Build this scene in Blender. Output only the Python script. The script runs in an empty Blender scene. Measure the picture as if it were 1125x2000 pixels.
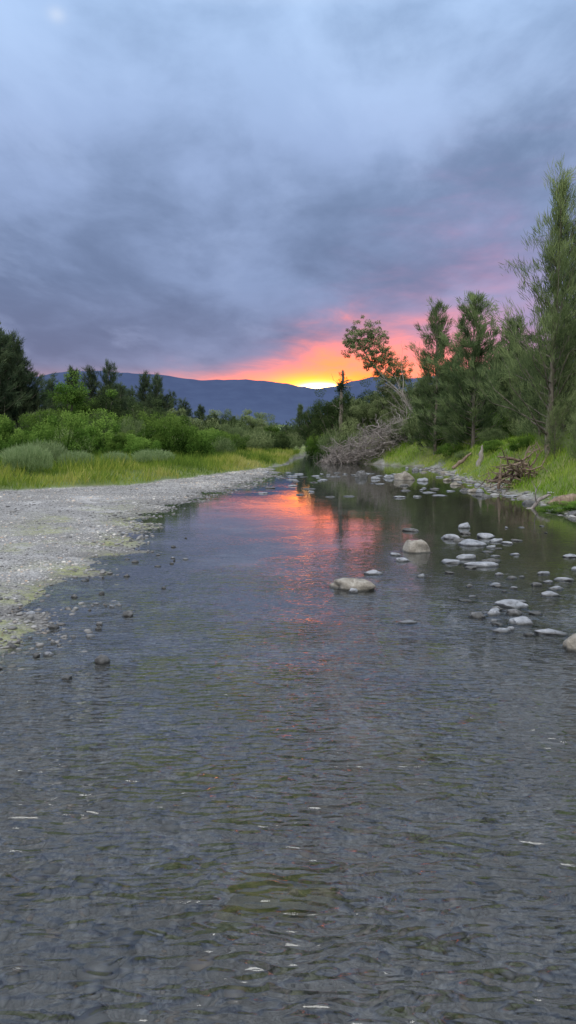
import bpy, math, random
import numpy as np
from mathutils import Vector
R = np.random.default_rng(7)
random.seed(7)
scene = bpy.context.scene
col = scene.collection

# ------------------------------------------------------------------ helpers
class NT:
    def __init__(s, nt):
        s.nt = nt; nt.nodes.clear()
    def n(s, t, **k):
        nd = s.nt.nodes.new(t)
        for a, b in k.items():
            setattr(nd, a, b)
        return nd
    def put(s, sock, v):
        if v is None: return
        if isinstance(v, bpy.types.NodeSocket): s.nt.links.new(v, sock)
        else:
            if isinstance(v, (tuple, list)) and sock.type == 'RGBA' and len(v) == 3: v = (*v, 1)
            sock.default_value = v
    def m(s, op, a, b=None, c=None, clamp=False):
        nd = s.n('ShaderNodeMath', operation=op, use_clamp=clamp)
        for i, v in enumerate((a, b, c)):
            s.put(nd.inputs[i], v)
        return nd.outputs[0]
    def mix(s, f, a, b, mode='MIX'):
        nd = s.n('ShaderNodeMix', data_type='RGBA', blend_type=mode, clamp_factor=True)
        s.put(nd.inputs[0], f); s.put(nd.inputs[6], a); s.put(nd.inputs[7], b)
        return nd.outputs[2]
    def mapr(s, v, a, b, c=0.0, d=1.0, smooth=True):
        nd = s.n('ShaderNodeMapRange', interpolation_type='SMOOTHSTEP' if smooth else 'LINEAR')
        s.put(nd.inputs[0], v)
        for i, x in enumerate((a, b, c, d)): s.put(nd.inputs[i+1], x)
        return nd.outputs[0]
    def noise(s, vec, scale, detail=4, rough=.5, dist=0.0):
        nd = s.n('ShaderNodeTexNoise')
        s.put(nd.inputs['Vector'], vec)
        nd.inputs['Scale'].default_value = scale; nd.inputs['Detail'].default_value = detail
        nd.inputs['Roughness'].default_value = rough; nd.inputs['Distortion'].default_value = dist
        return nd.outputs[0]
    def mapping(s, vec, scale=(1,1,1), rot=(0,0,0), loc=(0,0,0)):
        nd = s.n('ShaderNodeMapping')
        s.put(nd.inputs[0], vec)
        nd.inputs[1].default_value = loc; nd.inputs[2].default_value = rot; nd.inputs[3].default_value = scale
        return nd.outputs[0]
    def ramp(s, f, stops, interp='LINEAR'):
        nd = s.n('ShaderNodeValToRGB'); cr = nd.color_ramp; cr.interpolation = interp
        while len(cr.elements) < len(stops): cr.elements.new(.5)
        for e, (p, c) in zip(cr.elements, stops):
            e.position = p; e.color = (*c, 1)
        s.put(nd.inputs[0], f)
        return nd.outputs[0]

def newmat(name):
    mt = bpy.data.materials.new(name); mt.use_nodes = True
    return mt, NT(mt.node_tree)

def mk_mesh(name, V, F, mat=None, tint=None, smooth=False):
    V = np.asarray(V, dtype=np.float32); F = np.asarray(F, dtype=np.int32)
    k = F.shape[1]
    me = bpy.data.meshes.new(name)
    me.vertices.add(len(V)); me.vertices.foreach_set('co', V.ravel())
    me.loops.add(F.size); me.loops.foreach_set('vertex_index', F.ravel())
    me.polygons.add(len(F)); me.polygons.foreach_set('loop_start', np.arange(0, F.size, k, dtype=np.int32))
    if smooth: me.polygons.foreach_set('use_smooth', np.ones(len(F), dtype=bool))
    me.update(calc_edges=True)
    if tint is not None:
        a = me.attributes.new('tint', 'FLOAT', 'POINT'); a.data.foreach_set('value', np.asarray(tint, dtype=np.float32))
    if mat: me.materials.append(mat)
    return me

def obj(name, me, parent=None, loc=(0,0,0), rot=(0,0,0), scale=(1,1,1), **props):
    o = bpy.data.objects.new(name, me); col.objects.link(o)
    if parent: o.parent = parent
    o.location = loc; o.rotation_euler = rot; o.scale = scale
    for k, v in props.items(): o[k] = v
    return o

def unit(a):
    return a/np.maximum(np.linalg.norm(a, axis=-1, keepdims=True), 1e-9)

def strips(P, D, L, W):
    n = len(P); D = unit(D)
    S = unit(np.cross(D, R.normal(size=(n, 3))))
    L = np.broadcast_to(L, (n,))[:, None]; W = np.broadcast_to(W, (n,))[:, None]
    mid = P + D*L*.45
    V = np.stack([P, mid+S*W*.5, P+D*L, mid-S*W*.5], 1).reshape(-1, 3)
    F = np.arange(n*4).reshape(n, 4)
    return V, F

class MB:
    def __init__(s): s.V = []; s.F = []; s.T = []; s.n = 0
    def add(s, V, F, t):
        s.V.append(V); s.F.append(np.asarray(F)+s.n); s.T.append(np.broadcast_to(t, (len(V),))); s.n += len(V)
    def tube(s, pts, rad, k=5, t=.5, rough=0.0):
        pts = np.asarray(pts, float); n = len(pts)
        T = unit(np.gradient(pts, axis=0))
        ref = np.array([.31, .93, .2]) if abs(T[0][1]) < .8 else np.array([.95, .1, .3])
        A = unit(np.cross(T, ref)); B = np.cross(T, A)
        an = np.linspace(0, 2*np.pi, k, endpoint=False)
        rad = np.broadcast_to(rad, (n,))[:, None]*(1+rough*R.normal(size=(n, k)))
        V = pts[:, None]+(A[:, None]*np.cos(an)[None, :, None]+B[:, None]*np.sin(an)[None, :, None])*rad[:, :, None]
        i = np.arange(n-1)[:, None]*k; j = np.arange(k)[None]; j2 = (j+1) % k
        F = np.stack([i+j, i+j2, i+k+j2, i+k+j], -1).reshape(-1, 4)
        s.add(V.reshape(-1, 3), F, t)
    def mesh(s, name, mat, smooth=False):
        return mk_mesh(name, np.concatenate(s.V), np.concatenate(s.F), mat, np.concatenate(s.T), smooth)

def hash2(i, j, seed):
    h = (i*374761393+j*668265263+seed*1442695041) & 0xffffffff
    h = ((h ^ (h >> 13))*1274126177) & 0xffffffff
    return ((h ^ (h >> 16)) & 0xffff)/65535.0
def vnoise(x, y, s=1.0, seed=0):
    x = np.asarray(x, float)*s; y = np.asarray(y, float)*s
    i = np.floor(x).astype(np.int64); j = np.floor(y).astype(np.int64)
    f = x-i; g = y-j; f = f*f*(3-2*f); g = g*g*(3-2*g)
    return ((hash2(i, j, seed)*(1-f)+hash2(i+1, j, seed)*f)*(1-g)+(hash2(i, j+1, seed)*(1-f)+hash2(i+1, j+1, seed)*f)*g)*2-1
def fbm(x, y, s=1.0, seed=0, o=4):
    return sum(vnoise(x, y, s*2**k, seed+k)*.5**k for k in range(o))
def ss(a, b, x):
    t = np.clip((x-a)/(b-a), 0, 1); return t*t*(3-2*t)

# ------------------------------------------------------------------ terrain
def XL(y):
    y = np.asarray(y, float)
    return np.interp(y, [-30, 2, 5.8, 10, 13, 15.4, 22, 33, 52, 77, 100, 130, 150], [-3.5, -2.8, -2.45, -2.3, -2.75, -2.9, -2.2, -1.4, -.1, 1.5, 3.2, 8, 14]) + .2*vnoise(y, 0*y, .9, 3)+.14*vnoise(y, 0*y, 2.3, 4)+.06*vnoise(y, 0*y, 6, 5)+.35*vnoise(y, 0*y, .22, 6)*ss(12, 20, y)
def XR(y):
    y = np.asarray(y, float)
    return np.interp(y, [-30, 12, 16, 24, 35, 44, 50, 54, 77, 100, 130, 150], [6.2, 6.2, 6.2, 6.7, 7.6, 8, 5.4, 3.4, 3.4, 5.2, 9.8, 16]) + .25*vnoise(y, 0*y, .7, 9)
def GY(x):
    return np.interp(x, [-80, -40, -14, -9, -5.5, -3.4, -.9, .6], [10, 12, 16, 18.5, 23.5, 31, 44, 54])
def gmask(x, y):
    left = ss(-.4, 1.0, y-GY(x)+.9*fbm(x, y, .6, 21))*(x < XL(y)-.15)
    right = ss(.1, .6, x-XR(y)+.45*fbm(x, y, .8, 22))
    return np.maximum(left, right)
def height(x, y):
    x = np.asarray(x, float); y = np.asarray(y, float)
    xl, xr = XL(y), XR(y)
    insl = np.maximum(x-xl, 0); insr = np.maximum(xr-x, 0)
    bed = -.13*np.minimum(1-np.exp(-insl*.42), 1-np.exp(-insr*.7))
    dl = np.maximum(xl-x, 0); dr = np.maximum(x-xr, 0)
    left = .04*np.minimum(dl, 1)+.24*(1-np.exp(-dl/7)) + .3*gmask(x, y)*ss(0, 8, y-GY(x)+1)
    right = .15*np.minimum(dr, 1.0)+1.45*ss(.1, 3.2, dr)+.6*ss(3.2, 11, dr)
    z = bed+left*(dl > 0)+right*(dr > 0)
    shore = np.exp(-((x-xl)/.9)**2)
    z = z+(.016+.016*shore)*fbm(x, y, 1.7, 31)+.12*fbm(x, y, .25, 33)*(ss(2, 8, dl)+ss(1, 5, dr))
    far = ss(150, 500, np.hypot(x, y))
    z = z+far*6*fbm(x, y, .004, 41)*ss(100, 600, np.hypot(x, y))
    return z

def axis(lo, hi, flo, fhi, step, grow):
    a = list(np.arange(flo, fhi, step)); s = step; v = a[-1]
    while v < hi: s *= grow; v += s; a.append(v)
    s = step; v = flo
    b = []
    while v > lo: s *= grow; v -= s; b.append(v)
    return np.array(b[::-1]+a)
xs = axis(-7000, 7000, -9, 10, .11, 1.09)
ys = axis(-3000, 9000, .5, 30, .13, 1.05)
Xg, Yg = np.meshgrid(xs, ys)
Zg = height(Xg, Yg)
nx, ny = len(xs), len(ys)
ii = (np.arange(ny-1)[:, None]*nx+np.arange(nx-1)[None]).ravel()
Fg = np.stack([ii, ii+1, ii+nx+1, ii+nx], 1)
gme = mk_mesh('ground', np.stack([Xg, Yg, Zg], -1).reshape(-1, 3), Fg, None, None, True)
ca = gme.attributes.new('zone', 'FLOAT_COLOR', 'POINT')
def algae(X, Y):
    d = XL(Y)-X
    a = np.exp(-((d-.05)/.6)**2)*ss(3.5, 6, Y)*(1-ss(14, 18, Y))*ss(-.4, .2, fbm(X, Y, 1.2, 51)+.15)
    return np.maximum(a, .8*np.exp(-((d-1.3)/.7)**2)*ss(7, 9, Y)*(1-ss(16, 20, Y))*ss(0, .4, fbm(X, Y, .9, 52)))
alg = algae(Xg, Yg)
C = np.stack([gmask(Xg, Yg), alg, 1-ss(.0, .05, Zg), ss(.5, 3.5, Xg)*ss(5, 9, Yg)], -1)
ca.data.foreach_set('color', C.astype(np.float32).ravel())

def gravel_color(t, co):
    v1 = t.n('ShaderNodeTexVoronoi'); t.put(v1.inputs['Vector'], co); v1.inputs['Scale'].default_value = 38
    v2 = t.n('ShaderNodeTexVoronoi'); t.put(v2.inputs['Vector'], co); v2.inputs['Scale'].default_value = 90
    s1 = t.n('ShaderNodeSeparateColor'); t.put(s1.inputs[0], v1.outputs['Color'])
    s2 = t.n('ShaderNodeSeparateColor'); t.put(s2.inputs[0], v2.outputs['Color'])
    rnd = t.m('ADD', t.m('MULTIPLY', s1.outputs[0], .6), t.m('MULTIPLY', s2.outputs[1], .4))
    c = t.ramp(rnd, [(0.05, (.14, .14, .14)), (.35, (.27, .265, .26)), (.6, (.39, .38, .375)), (.85, (.53, .52, .51)), (1, (.52, .44, .35))])
    edge = t.mapr(v1.outputs['Distance'], .3, .65, 1, .55)
    c = t.mix(t.m('SUBTRACT', 1, edge), c, (.08, .076, .07))
    hgt = t.m('ADD', t.m('MULTIPLY', v1.outputs['Distance'], -1.0), t.m('MULTIPLY', v2.outputs['Distance'], -.4))
    return c, hgt

mg, t = newmat('ground_material')
co = t.n('ShaderNodeTexCoord').outputs['Object']
at = t.n('ShaderNodeAttribute', attribute_name='zone'); sp = t.n('ShaderNodeSeparateColor'); t.put(sp.inputs[0], at.outputs['Color'])
gc, hg = gravel_color(t, co)
big = t.noise(co, .7, 6, .65)
gc = t.mix(t.mapr(big, .40, .54, .5, 0), gc, (.17, .16, .145))
gc = t.mix(t.mapr(big, .52, .66, 0, .6), gc, (.54, .53, .52))
bedc = t.mix(.5, gc, (.06, .055, .046))
bedc = t.mix(t.m('MULTIPLY', at.outputs['Alpha'], .75), bedc, (.105, .088, .038))  # brown bed on the right, with olive tree reflections put into its colour
gcw = t.mix(sp.outputs[2], gc, bedc)
algc = t.mix(t.mapr(t.noise(co, 9, 5, .7), .4, .6), (.18, .2, .07), (.34, .35, .16))
algm = t.m('MULTIPLY', sp.outputs[1], t.mapr(t.noise(co, 6, 6, .7), .36, .56))
gcw = t.mix(t.m('MULTIPLY', algm, .8), gcw, algc)
gn = t.noise(co, .25, 6, .7)
grassc = t.ramp(gn, [(.3, (.09, .13, .03)), (.5, (.15, .2, .045)), (.7, (.24, .24, .07))])
cc = t.mix(sp.outputs[0], gcw, grassc)
bp = t.n('ShaderNodeBump'); bp.inputs['Strength'].default_value = .8; bp.inputs['Distance'].default_value = .015
t.put(bp.inputs['Height'], hg)
b = t.n('ShaderNodeBsdfPrincipled'); t.put(b.inputs['Base Color'], cc); b.inputs['Roughness'].default_value = .85
t.put(b.inputs['Normal'], bp.outputs[0])
o_ = t.n('ShaderNodeOutputMaterial'); t.put(o_.inputs[0], b.outputs[0])
gme.materials.append(mg)
obj('ground', gme, kind='structure', label='gravel bar, shallow riverbed and grassy river banks', category='ground')

# ------------------------------------------------------------------ water
ysw = np.concatenate([np.arange(-30, 60, .5), np.arange(60, 150, 2.)])
cols = np.linspace(0, 1, 24)
xl = XL(ysw)-1.2; xr = XR(ysw)+.6
Wx = xl[:, None]*(1-cols)+xr[:, None]*cols
Wy = np.repeat(ysw[:, None], 24, 1)
ii = (np.arange(len(ysw)-1)[:, None]*24+np.arange(23)[None]).ravel()
mw, t = newmat('river_water')
co = t.n('ShaderNodeTexCoord').outputs['Object']
sx = t.n('ShaderNodeSeparateXYZ'); t.put(sx.inputs[0], co)
patch = t.mapr(t.noise(co, .8, 3, .5), .38, .62, .4, 1.25)
am = t.ramp(t.m('DIVIDE', sx.outputs[1], 40), [(0.0, (.85,)*3), (.08, (.8,)*3), (.125, (.46,)*3), (.18, (.18,)*3), (.23, (.07,)*3), (.29, (.026,)*3), (.36, (.012,)*3), (.6, (.007,)*3), (1, (.010,)*3)])
rightf = t.m('MULTIPLY', t.mapr(sx.outputs[0], .6, 2.0, 0, .45), t.mapr(sx.outputs[1], 3.5, 6.0, 1, 0))
amp = t.m('MULTIPLY', t.m('ADD', am, rightf), patch)
def crest(v):
    q = t.m('SUBTRACT', t.m('MULTIPLY', v, 2.0), 1.0)
    return t.m('SUBTRACT', 1.0, t.m('SQRT', t.m('ADD', t.m('MULTIPLY', q, q), .008)))
n1 = t.noise(t.mapping(co, (1, 2.0, 1), (0, 0, .30)), 3.2, 1, .4, .7)
n2 = crest(t.noise(t.mapping(co, (1, 2.4, 1), (0, 0, -.25)), 5.6, 0, .5, .8))
n3 = t.noise(t.mapping(co, (1, 2.4, 1), (0, 0, .35)), 11, 0, .5, .4)
hh = t.m('ADD', t.m('ADD', t.m('MULTIPLY', n1, .065), t.m('MULTIPLY', n2, .038)), t.m('MULTIPLY', n3, .030))
# uneven standing ripples shed downstream of the sunken boulder
vx = sx.outputs[0]; vy = t.m('SUBTRACT', sx.outputs[1], 2.46)
rad = t.m('SQRT', t.m('ADD', t.m('MULTIPLY', vx, vx), t.m('MULTIPLY', t.m('MULTIPLY', vy, vy), 1.8)))
rad = t.m('ADD', rad, t.m('ADD', t.m('MULTIPLY', n1, .22), t.m('MULTIPLY', n3, .05)))
env = t.m('EXPONENT', t.m('MULTIPLY', t.m('POWER', t.m('ABSOLUTE', t.m('DIVIDE', t.m('SUBTRACT', rad, .5), .17)), 2.0), -1.0))
env = t.m('MULTIPLY', env, t.mapr(t.noise(co, 5, 2, .5), .35, .65, .2, 1.2))
ring = t.m('MULTIPLY', t.m('SINE', t.m('MULTIPLY', rad, 90.0)), env)
hh = t.m('ADD', t.m('MULTIPLY', hh, amp), t.m('MULTIPLY', ring, .003))
bp = t.n('ShaderNodeBump'); bp.inputs['Strength'].default_value = 1; bp.inputs['Distance'].default_value = 1.0
t.put(bp.inputs['Height'], hh)
gl = t.n('ShaderNodeBsdfGlass'); gl.inputs['Roughness'].default_value = .0; gl.inputs['IOR'].default_value = 1.52
gl.inputs['Color'].default_value = (.89, .92, .94, 1)
t.put(gl.inputs['Normal'], bp.outputs[0])
o_ = t.n('ShaderNodeOutputMaterial'); t.put(o_.inputs[0], gl.outputs[0])
wme = mk_mesh('river', np.stack([Wx, Wy, 0*Wx], -1).reshape(-1, 3), np.stack([ii, ii+1, ii+25, ii+24], 1), mw, None, True)
obj('river', wme, kind='structure', label='shallow clear rippled river reflecting the sunset', category='river')

# ------------------------------------------------------------------ pebbles
import bmesh
def ico(sub):
    bm = bmesh.new(); bmesh.ops.create_icosphere(bm, subdivisions=sub, radius=1)
    V = np.array([v.co[:] for v in bm.verts]); F = np.array([[v.index for v in f.verts] for f in bm.faces]); bm.free()
    return V, F
def pebbles(X, Y, S, sub, flat=.5, jit=.12, sink=.25, tcol=None):
    V0, F0 = ico(sub); n = len(X)
    Z = height(X, Y)
    a = R.uniform(0, 2*np.pi, n)
    V = V0[None]*(1+R.normal(0, jit, (n, len(V0), 1)))
    V = V*np.stack([S*R.uniform(.8, 1.2, n), S*R.uniform(.55, 1, n), S*R.uniform(flat*.7, flat*1.3, n)], 1)[:, None]
    c, s = np.cos(a)[:, None], np.sin(a)[:, None]
    V = np.stack([V[..., 0]*c-V[..., 1]*s, V[..., 0]*s+V[..., 1]*c, V[..., 2]], -1)
    V = V+np.stack([X, Y, Z+S*flat*(1-2*sink)*.6], 1)[:, None]
    F = (F0[None]+(np.arange(n)*len(V0))[:, None, None]).reshape(-1, 3)
    tt = R.uniform(0, 1, n) if tcol is None else tcol
    return V.reshape(-1, 3), F, np.repeat(tt, len(V0))
def pebmat(name, k, algc, wm=.45, top=1.0):
    mp, t = newmat(name)
    co = t.n('ShaderNodeTexCoord').outputs['Object']
    at = t.n('ShaderNodeAttribute', attribute_name='tint')
    c = t.ramp(at.outputs['Fac'], [(0, (.1*k, .1*k, .1*k)), (.25, (.23*k, .227*k, .22*k)), (.55, (.36*k, .355*k, .35*k)), (.85, (.5*k*top, .49*k*top, .47*k*top)), (.93, (.52*k*top, .36*k*top, .23*k*top)), (1, (.7*k*top, .67*k*top, .62*k*top))])
    c = t.mix(t.mapr(t.noise(co, 60, 3, .6), .4, .7, 0, .3), c, (.27*k, .26*k, .25*k))
    gp = t.n('ShaderNodeNewGeometry'); sz = t.n('ShaderNodeSeparateXYZ'); t.put(sz.inputs[0], gp.outputs['Position'])
    wet = t.mapr(sz.outputs[2], .005, .03, 1, 0)
    c = t.mix(t.m('MULTIPLY', wet, wm), c, (.045, .038, .028))
    alg_ = t.m('MULTIPLY', wet, t.mapr(t.noise(co, 1.4, 4, .6), .5, .66, 0, .2))
    c = t.mix(alg_, c, algc)
    b = t.n('ShaderNodeBsdfPrincipled'); t.put(b.inputs['Base Color'], c); t.put(b.inputs['Roughness'], t.mapr(wet, 0, 1, .85, .5))
    o_ = t.n('ShaderNodeOutputMaterial'); t.put(o_.inputs[0], b.outputs[0])
    return mp
mp = pebmat('pebble_stone', 1.05, (.2, .22, .07))
mpb = pebmat('bed_pebble_stone', .78, (.11, .1, .06), .42, .72)
# dry bar
n = 60000
Y = 4+R.uniform(0, 1, n)**1.6*40
X = XL(Y)+.02-R.uniform(0, 1, n)**1.15*np.interp(Y, [4, 20, 25, 44], [6, 8, 4, 1.2])
k = (gmask(X, Y) < .4) & (algae(X, Y) < R.uniform(.2, 1.2, n)); X, Y = X[k], Y[k]
V, F, T = pebbles(X, Y, R.lognormal(-4.68, .52, len(X))*np.interp(Y, [5, 30], [1, 1.5]), 1, .42, .12, .25, np.clip(R.uniform(0, 1, len(X))*.85+.06+.35*fbm(X, Y, .7, 88), 0, 1))
obj('gravel_stones', mk_mesh('gravel_stones', V, F, mp, T, True), kind='stuff', label='loose grey pebbles covering the dry gravel bar', category='gravel')
# river bed
n = 15000
Y = 1.4+R.uniform(0, 1, n)**1.4*7
X = R.uniform(-1, 1, n)*np.interp(Y, [1.4, 10], [1.3, 4.2])+.1
k = (X > XL(Y)-.2); X, Y = X[k], Y[k]
V, F, T = pebbles(X, Y, R.lognormal(-4.35, .5, len(X)), 1, .4)
obj('riverbed_pebbles', mk_mesh('riverbed_pebbles', V, F, mpb, T, True), kind='stuff', label='small pebbles lying under the clear water', category='gravel')
n = 3200
Y = 3.5+R.uniform(0, 1, n)**1.3*32
X = XL(Y)+np.clip(R.normal(.3, .45, n), -1, 1.2)
S = np.minimum(R.lognormal(-4.05, .45, n), .036)*np.interp(Y, [5, 30], [1, 1.8])
V, F, T = pebbles(X, Y, S, 2, .5, .05, .1, R.uniform(0, .5, n))
n = 520
Y = R.uniform(15, 42, n); X = XR(Y)+R.normal(-.05, .3, n); S = R.lognormal(-2.9, .4, n)
V2, F2, T2 = pebbles(X, Y, S, 2, .4, .05, .2, R.uniform(.0, .55, n))
obj('shore_cobbles', mk_mesh('shore_cobbles', np.concatenate([V, V2]), np.concatenate([F, F2+len(V)]), mp, np.concatenate([T, T2]), True), kind='stuff', label='cobbles lining both edges of the river', category='gravel')

# ------------------------------------------------------------------ rocks
def rockmat(name, a, bcol, dark):
    m_, t = newmat(name)
    co = t.n('ShaderNodeTexCoord').outputs['Object']
    oi = t.n('ShaderNodeObjectInfo')
    off = t.n('ShaderNodeVectorMath', operation='ADD'); t.put(off.inputs[0], co); t.put(off.inputs[1], oi.outputs['Location']); co = off.outputs[0]
    n = t.noise(co, 7, 8, .65)
    c = t.ramp(n, [(.3, dark), (.48, a), (.65, bcol)])
    c = t.mix(t.mapr(t.noise(co, 40, 4, .6), .5, .7, 0, .5), c, dark)
    c = t.mix(t.mapr(t.noise(co, 15, 4, .6), .6, .7, 0, .5), c, tuple(min(1, x*1.4) for x in bcol))
    gp = t.n('ShaderNodeNewGeometry'); sz = t.n('ShaderNodeSeparateXYZ'); t.put(sz.inputs[0], gp.outputs['Position'])
    wet = t.mapr(sz.outputs[2], .006, .026, 1, 0)
    c = t.mix(t.m('MULTIPLY', wet, .8), c, (.035, .035, .03))
    bp = t.n('ShaderNodeBump'); bp.inputs['Strength'].default_value = .7; bp.inputs['Distance'].default_value = .022
    t.put(bp.inputs['Height'], t.noise(co, 22, 6, .65))
    b = t.n('ShaderNodeBsdfPrincipled'); t.put(b.inputs['Base Color'], c); t.put(b.inputs['Roughness'], t.mapr(wet, 0, 1, .8, .3)); t.put(b.inputs['Normal'], bp.outputs[0])
    o_ = t.n('ShaderNodeOutputMaterial'); t.put(o_.inputs[0], b.outputs[0])
    return m_
RM = {'grey': rockmat('grey_rock', (.25, .265, .29), (.37, .38, .41), (.13, .13, .14)),
      'tan': rockmat('tan_rock', (.26, .235, .195), (.36, .335, .29), (.14, .12, .1)),
      'dark': rockmat('dark_rock', (.1, .1, .1), (.19, .19, .195), (.045, .045, .045))}
mb_, t = newmat('submerged_mossy_rock')
co = t.n('ShaderNodeTexCoord').outputs['Object']
c = t.ramp(t.noise(co, 9, 7, .7), [(.3, (.06, .056, .036)), (.5, (.155, .145, .08)), (.7, (.25, .235, .14))])
b = t.n('ShaderNodeBsdfPrincipled'); t.put(b.inputs['Base Color'], c); b.inputs['Roughness'].default_value = .7
bp = t.n('ShaderNodeBump'); bp.inputs['Distance'].default_value = .03; t.put(bp.inputs['Height'], t.noise(co, 14, 6, .65)); t.put(b.inputs['Normal'], bp.outputs[0])
o_ = t.n('ShaderNodeOutputMaterial'); t.put(o_.inputs[0], b.outputs[0])
RM['mossy'] = mb_
V0r, F0r = ico(4)
from mathutils import noise as mn
def rock(x, y, w, h, kind='grey', label=None, name='river_rock'):
    sd = Vector((random.uniform(-50, 50), random.uniform(-50, 50), random.uniform(-50, 50)))
    zb = float(height(x, y))
    V = V0r.copy()
    d = np.array([mn.noise(Vector(v)*1.1+sd)*.42+mn.noise(Vector(v)*2.6+sd)*.16+mn.noise(Vector(v)*6+sd)*.04 for v in V])
    V = V*(1+d[:, None])
    for q in range(5):
        nn = unit(np.array([random.gauss(0, 1), random.gauss(0, 1), random.gauss(.3, .8)])); lim = random.uniform(.62, .88)
        ex = np.maximum(V@nn-lim, 0); V = V-ex[:, None]*nn*.8
    asp = random.uniform(.55, .85); sx = w*.54
    V[:, 0] *= sx; V[:, 1] *= sx*asp
    zt = V[:, 2].max(); up = V[:, 2] > 0
    mid = max(zb, 0)
    V[up, 2] = h*(V[up, 2]/zt)**.85
    dn = max(.03, mid-zb)+.03
    low = np.clip(-V[:, 2]/abs(V[:, 2].min()), 0, 1)
    V[~up, 2] = -dn*np.sqrt(low[~up])
    V[:, :2] *= (1+.25*np.sqrt(low)*(low > 0))[:, None]
    a = random.uniform(-.5, .5); c, s = math.cos(a), math.sin(a)
    V[:, :2] = V[:, :2]@np.array([[c, s], [-s, c]])
    me = mk_mesh(name, V, F0r, RM[kind], None, True)
    lab = label or {'grey': 'grey rounded stone rising out of shallow water', 'tan': 'tan rounded boulder rising out of shallow water', 'dark': 'dark wet stone rising out of shallow water', 'mossy': ''}[kind]
    return obj(name, me, loc=(x, y, mid), label=lab, category='rock', group='stones in the shallow river')
rocks = [(.72, 7.95, .52, .115, 'tan', 'wide flat tan boulder in the calm river'), (1.02, 8.8, .21, .045, 'grey'), (.69, 7.72, .09, .04, 'grey'),
 (1.85, 10.6, .44, .18, 'tan', 'rounded tan boulder in the calm river'), (2.14, 13, .26, .055, 'dark'), (1.5, 10.25, .17, .04, 'grey'), (1.54, 9.75, .19, .045, 'grey'),
 (1.57, 8.6, .09, .04, 'grey'), (1.05, 6.4, .13, .02, 'grey'), (3.23, 13.5, .27, .1, 'grey'), (2.66, 12, .28, .08, 'grey'), (2.85, 11.3, .42, .08, 'grey', 'broad pale grey stone among smaller river stones'),
 (3.26, 12.1, .26, .08, 'grey'), (3.3, 11.65, .26, .05, 'grey'), (3.42, 11.4, .16, .035, 'grey'), (3.66, 11.7, .16, .03, 'dark'), (2.16, 9.65, .28, .04, 'grey'),
 (2.44, 9.95, .25, .06, 'grey'), (2.48, 9.4, .42, .05, 'grey', 'broad pale grey stone among smaller river stones'), (1.95, 8.83, .11, .025, 'dark'), (2.3, 8.1, .16, .025, 'grey'), (3.08, 8.8, .17, .03, 'grey'),
 (2.76, 8.1, .12, .03, 'dark'), (2.72, 7.55, .18, .045, 'grey'), (3.2, 8.4, .22, .03, 'grey'), (3.9, 10.1, .2, .04, 'grey'), (2.18, 7.05, .27, .06, 'grey'), (2.09, 6.72, .14, .045, 'dark'),
 (1.9, 6.72, .15, .05, 'grey'), (1.72, 6.62, .13, .045, 'dark'), (2.06, 6.38, .22, .055, 'grey'), (1.89, 6.15, .07, .03, 'grey'), (2.2, 6.05, .22, .03, 'grey'), (2.24, 5.6, .22, .12, 'tan', 'rounded tan boulder in the calm river'),
 (1.78, 7.3, .13, .012, 'dark'), (1.9, 7.5, .1, .012, 'grey'), (2.6, 8.5, .12, .03, 'dark'), (2.9, 7.9, .15, .03, 'grey'), (3.6, 9.1, .16, .03, 'grey'), (4.4, 10.6, .2, .05, 'grey'), (3.05, 12.6, .18, .05, 'dark'),
 (2.75, 11.7, .2, .05, 'dark'), (3.05, 11.0, .16, .03, 'grey'), (2.3, 9.2, .16, .03, 'dark'), (2.7, 9.7, .2, .04, 'dark'), (1.98, 6.9, .1, .03, 'dark'), (2.3, 6.75, .12, .02, 'dark'), (1.83, 6.45, .08, .02, 'grey'), (2.0, 6.0, .08, .015, 'dark'),
 (4.75, 30, .85, .36, 'tan', 'large tan boulder near the cobbled shore'), (3.2, 32, .5, .3, 'dark'), (3.6, 30.5, .35, .12, 'grey'), (5.3, 29, .4, .14, 'grey'), (4.3, 31.5, .4, .14, 'grey'),
 (-1.47, 6.65, .1, .05, 'dark'), (-1.34, 5.22, .1, .06, 'dark', 'small dark stone standing alone in shallows'), (-1.8, 5.4, .07, .03, 'grey'), (-1.95, 7.6, .06, .03, 'dark'), (-1.35, 7.9, .05, .02, 'dark'),
 (-2.15, 5.6, .08, .04, 'dark'), (-2.05, 5.05, .07, .03, 'dark'), (-1.75, 5.9, .05, .02, 'grey'), (-2.0, 6.2, .08, .04, 'dark'), (-1.7, 7.0, .06, .025, 'grey'), (-2.3, 4.7, .1, .03, 'grey'), (-1.9, 8.6, .07, .035, 'dark'), (-2.0, 9.6, .08, .035, 'dark')]
for r in rocks: rock(*r)
for i in range(58):
    y = random.uniform(20, 37); x = random.uniform(-1.2, 5.2)+(.0 if y > 27 else .4)
    rock(x, y, random.uniform(.14, .45), random.uniform(.02, .06), random.choice(['grey', 'grey', 'dark']))
for i in range(38):
    y = random.uniform(15, 42); x = float(XR(y))+random.uniform(-1.1, .2)
    rock(x, y, random.uniform(.15, .45), random.uniform(.04, .12), random.choice(['grey', 'grey', 'tan', 'dark']), 'grey stone at the foot of the grassy bank')
for i in range(40):
    y = random.uniform(4.2, 13); x = float(XL(y))+abs(random.gauss(.3, .35))
    rock(x, y, random.uniform(.03, .08), random.uniform(.015, .035), random.choice(['dark', 'dark', 'grey']))
for i in range(22):
    y = random.uniform(6, 14); x = random.uniform(.26, .36)*y+random.gauss(0, .15)
    rock(x, y, random.uniform(.06, .14), random.uniform(.01, .03), random.choice(['dark', 'grey']))
sr = rock(.0, 2.52, .42, .01, 'mossy', 'submerged mossy boulder just below the rippled surface')
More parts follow.
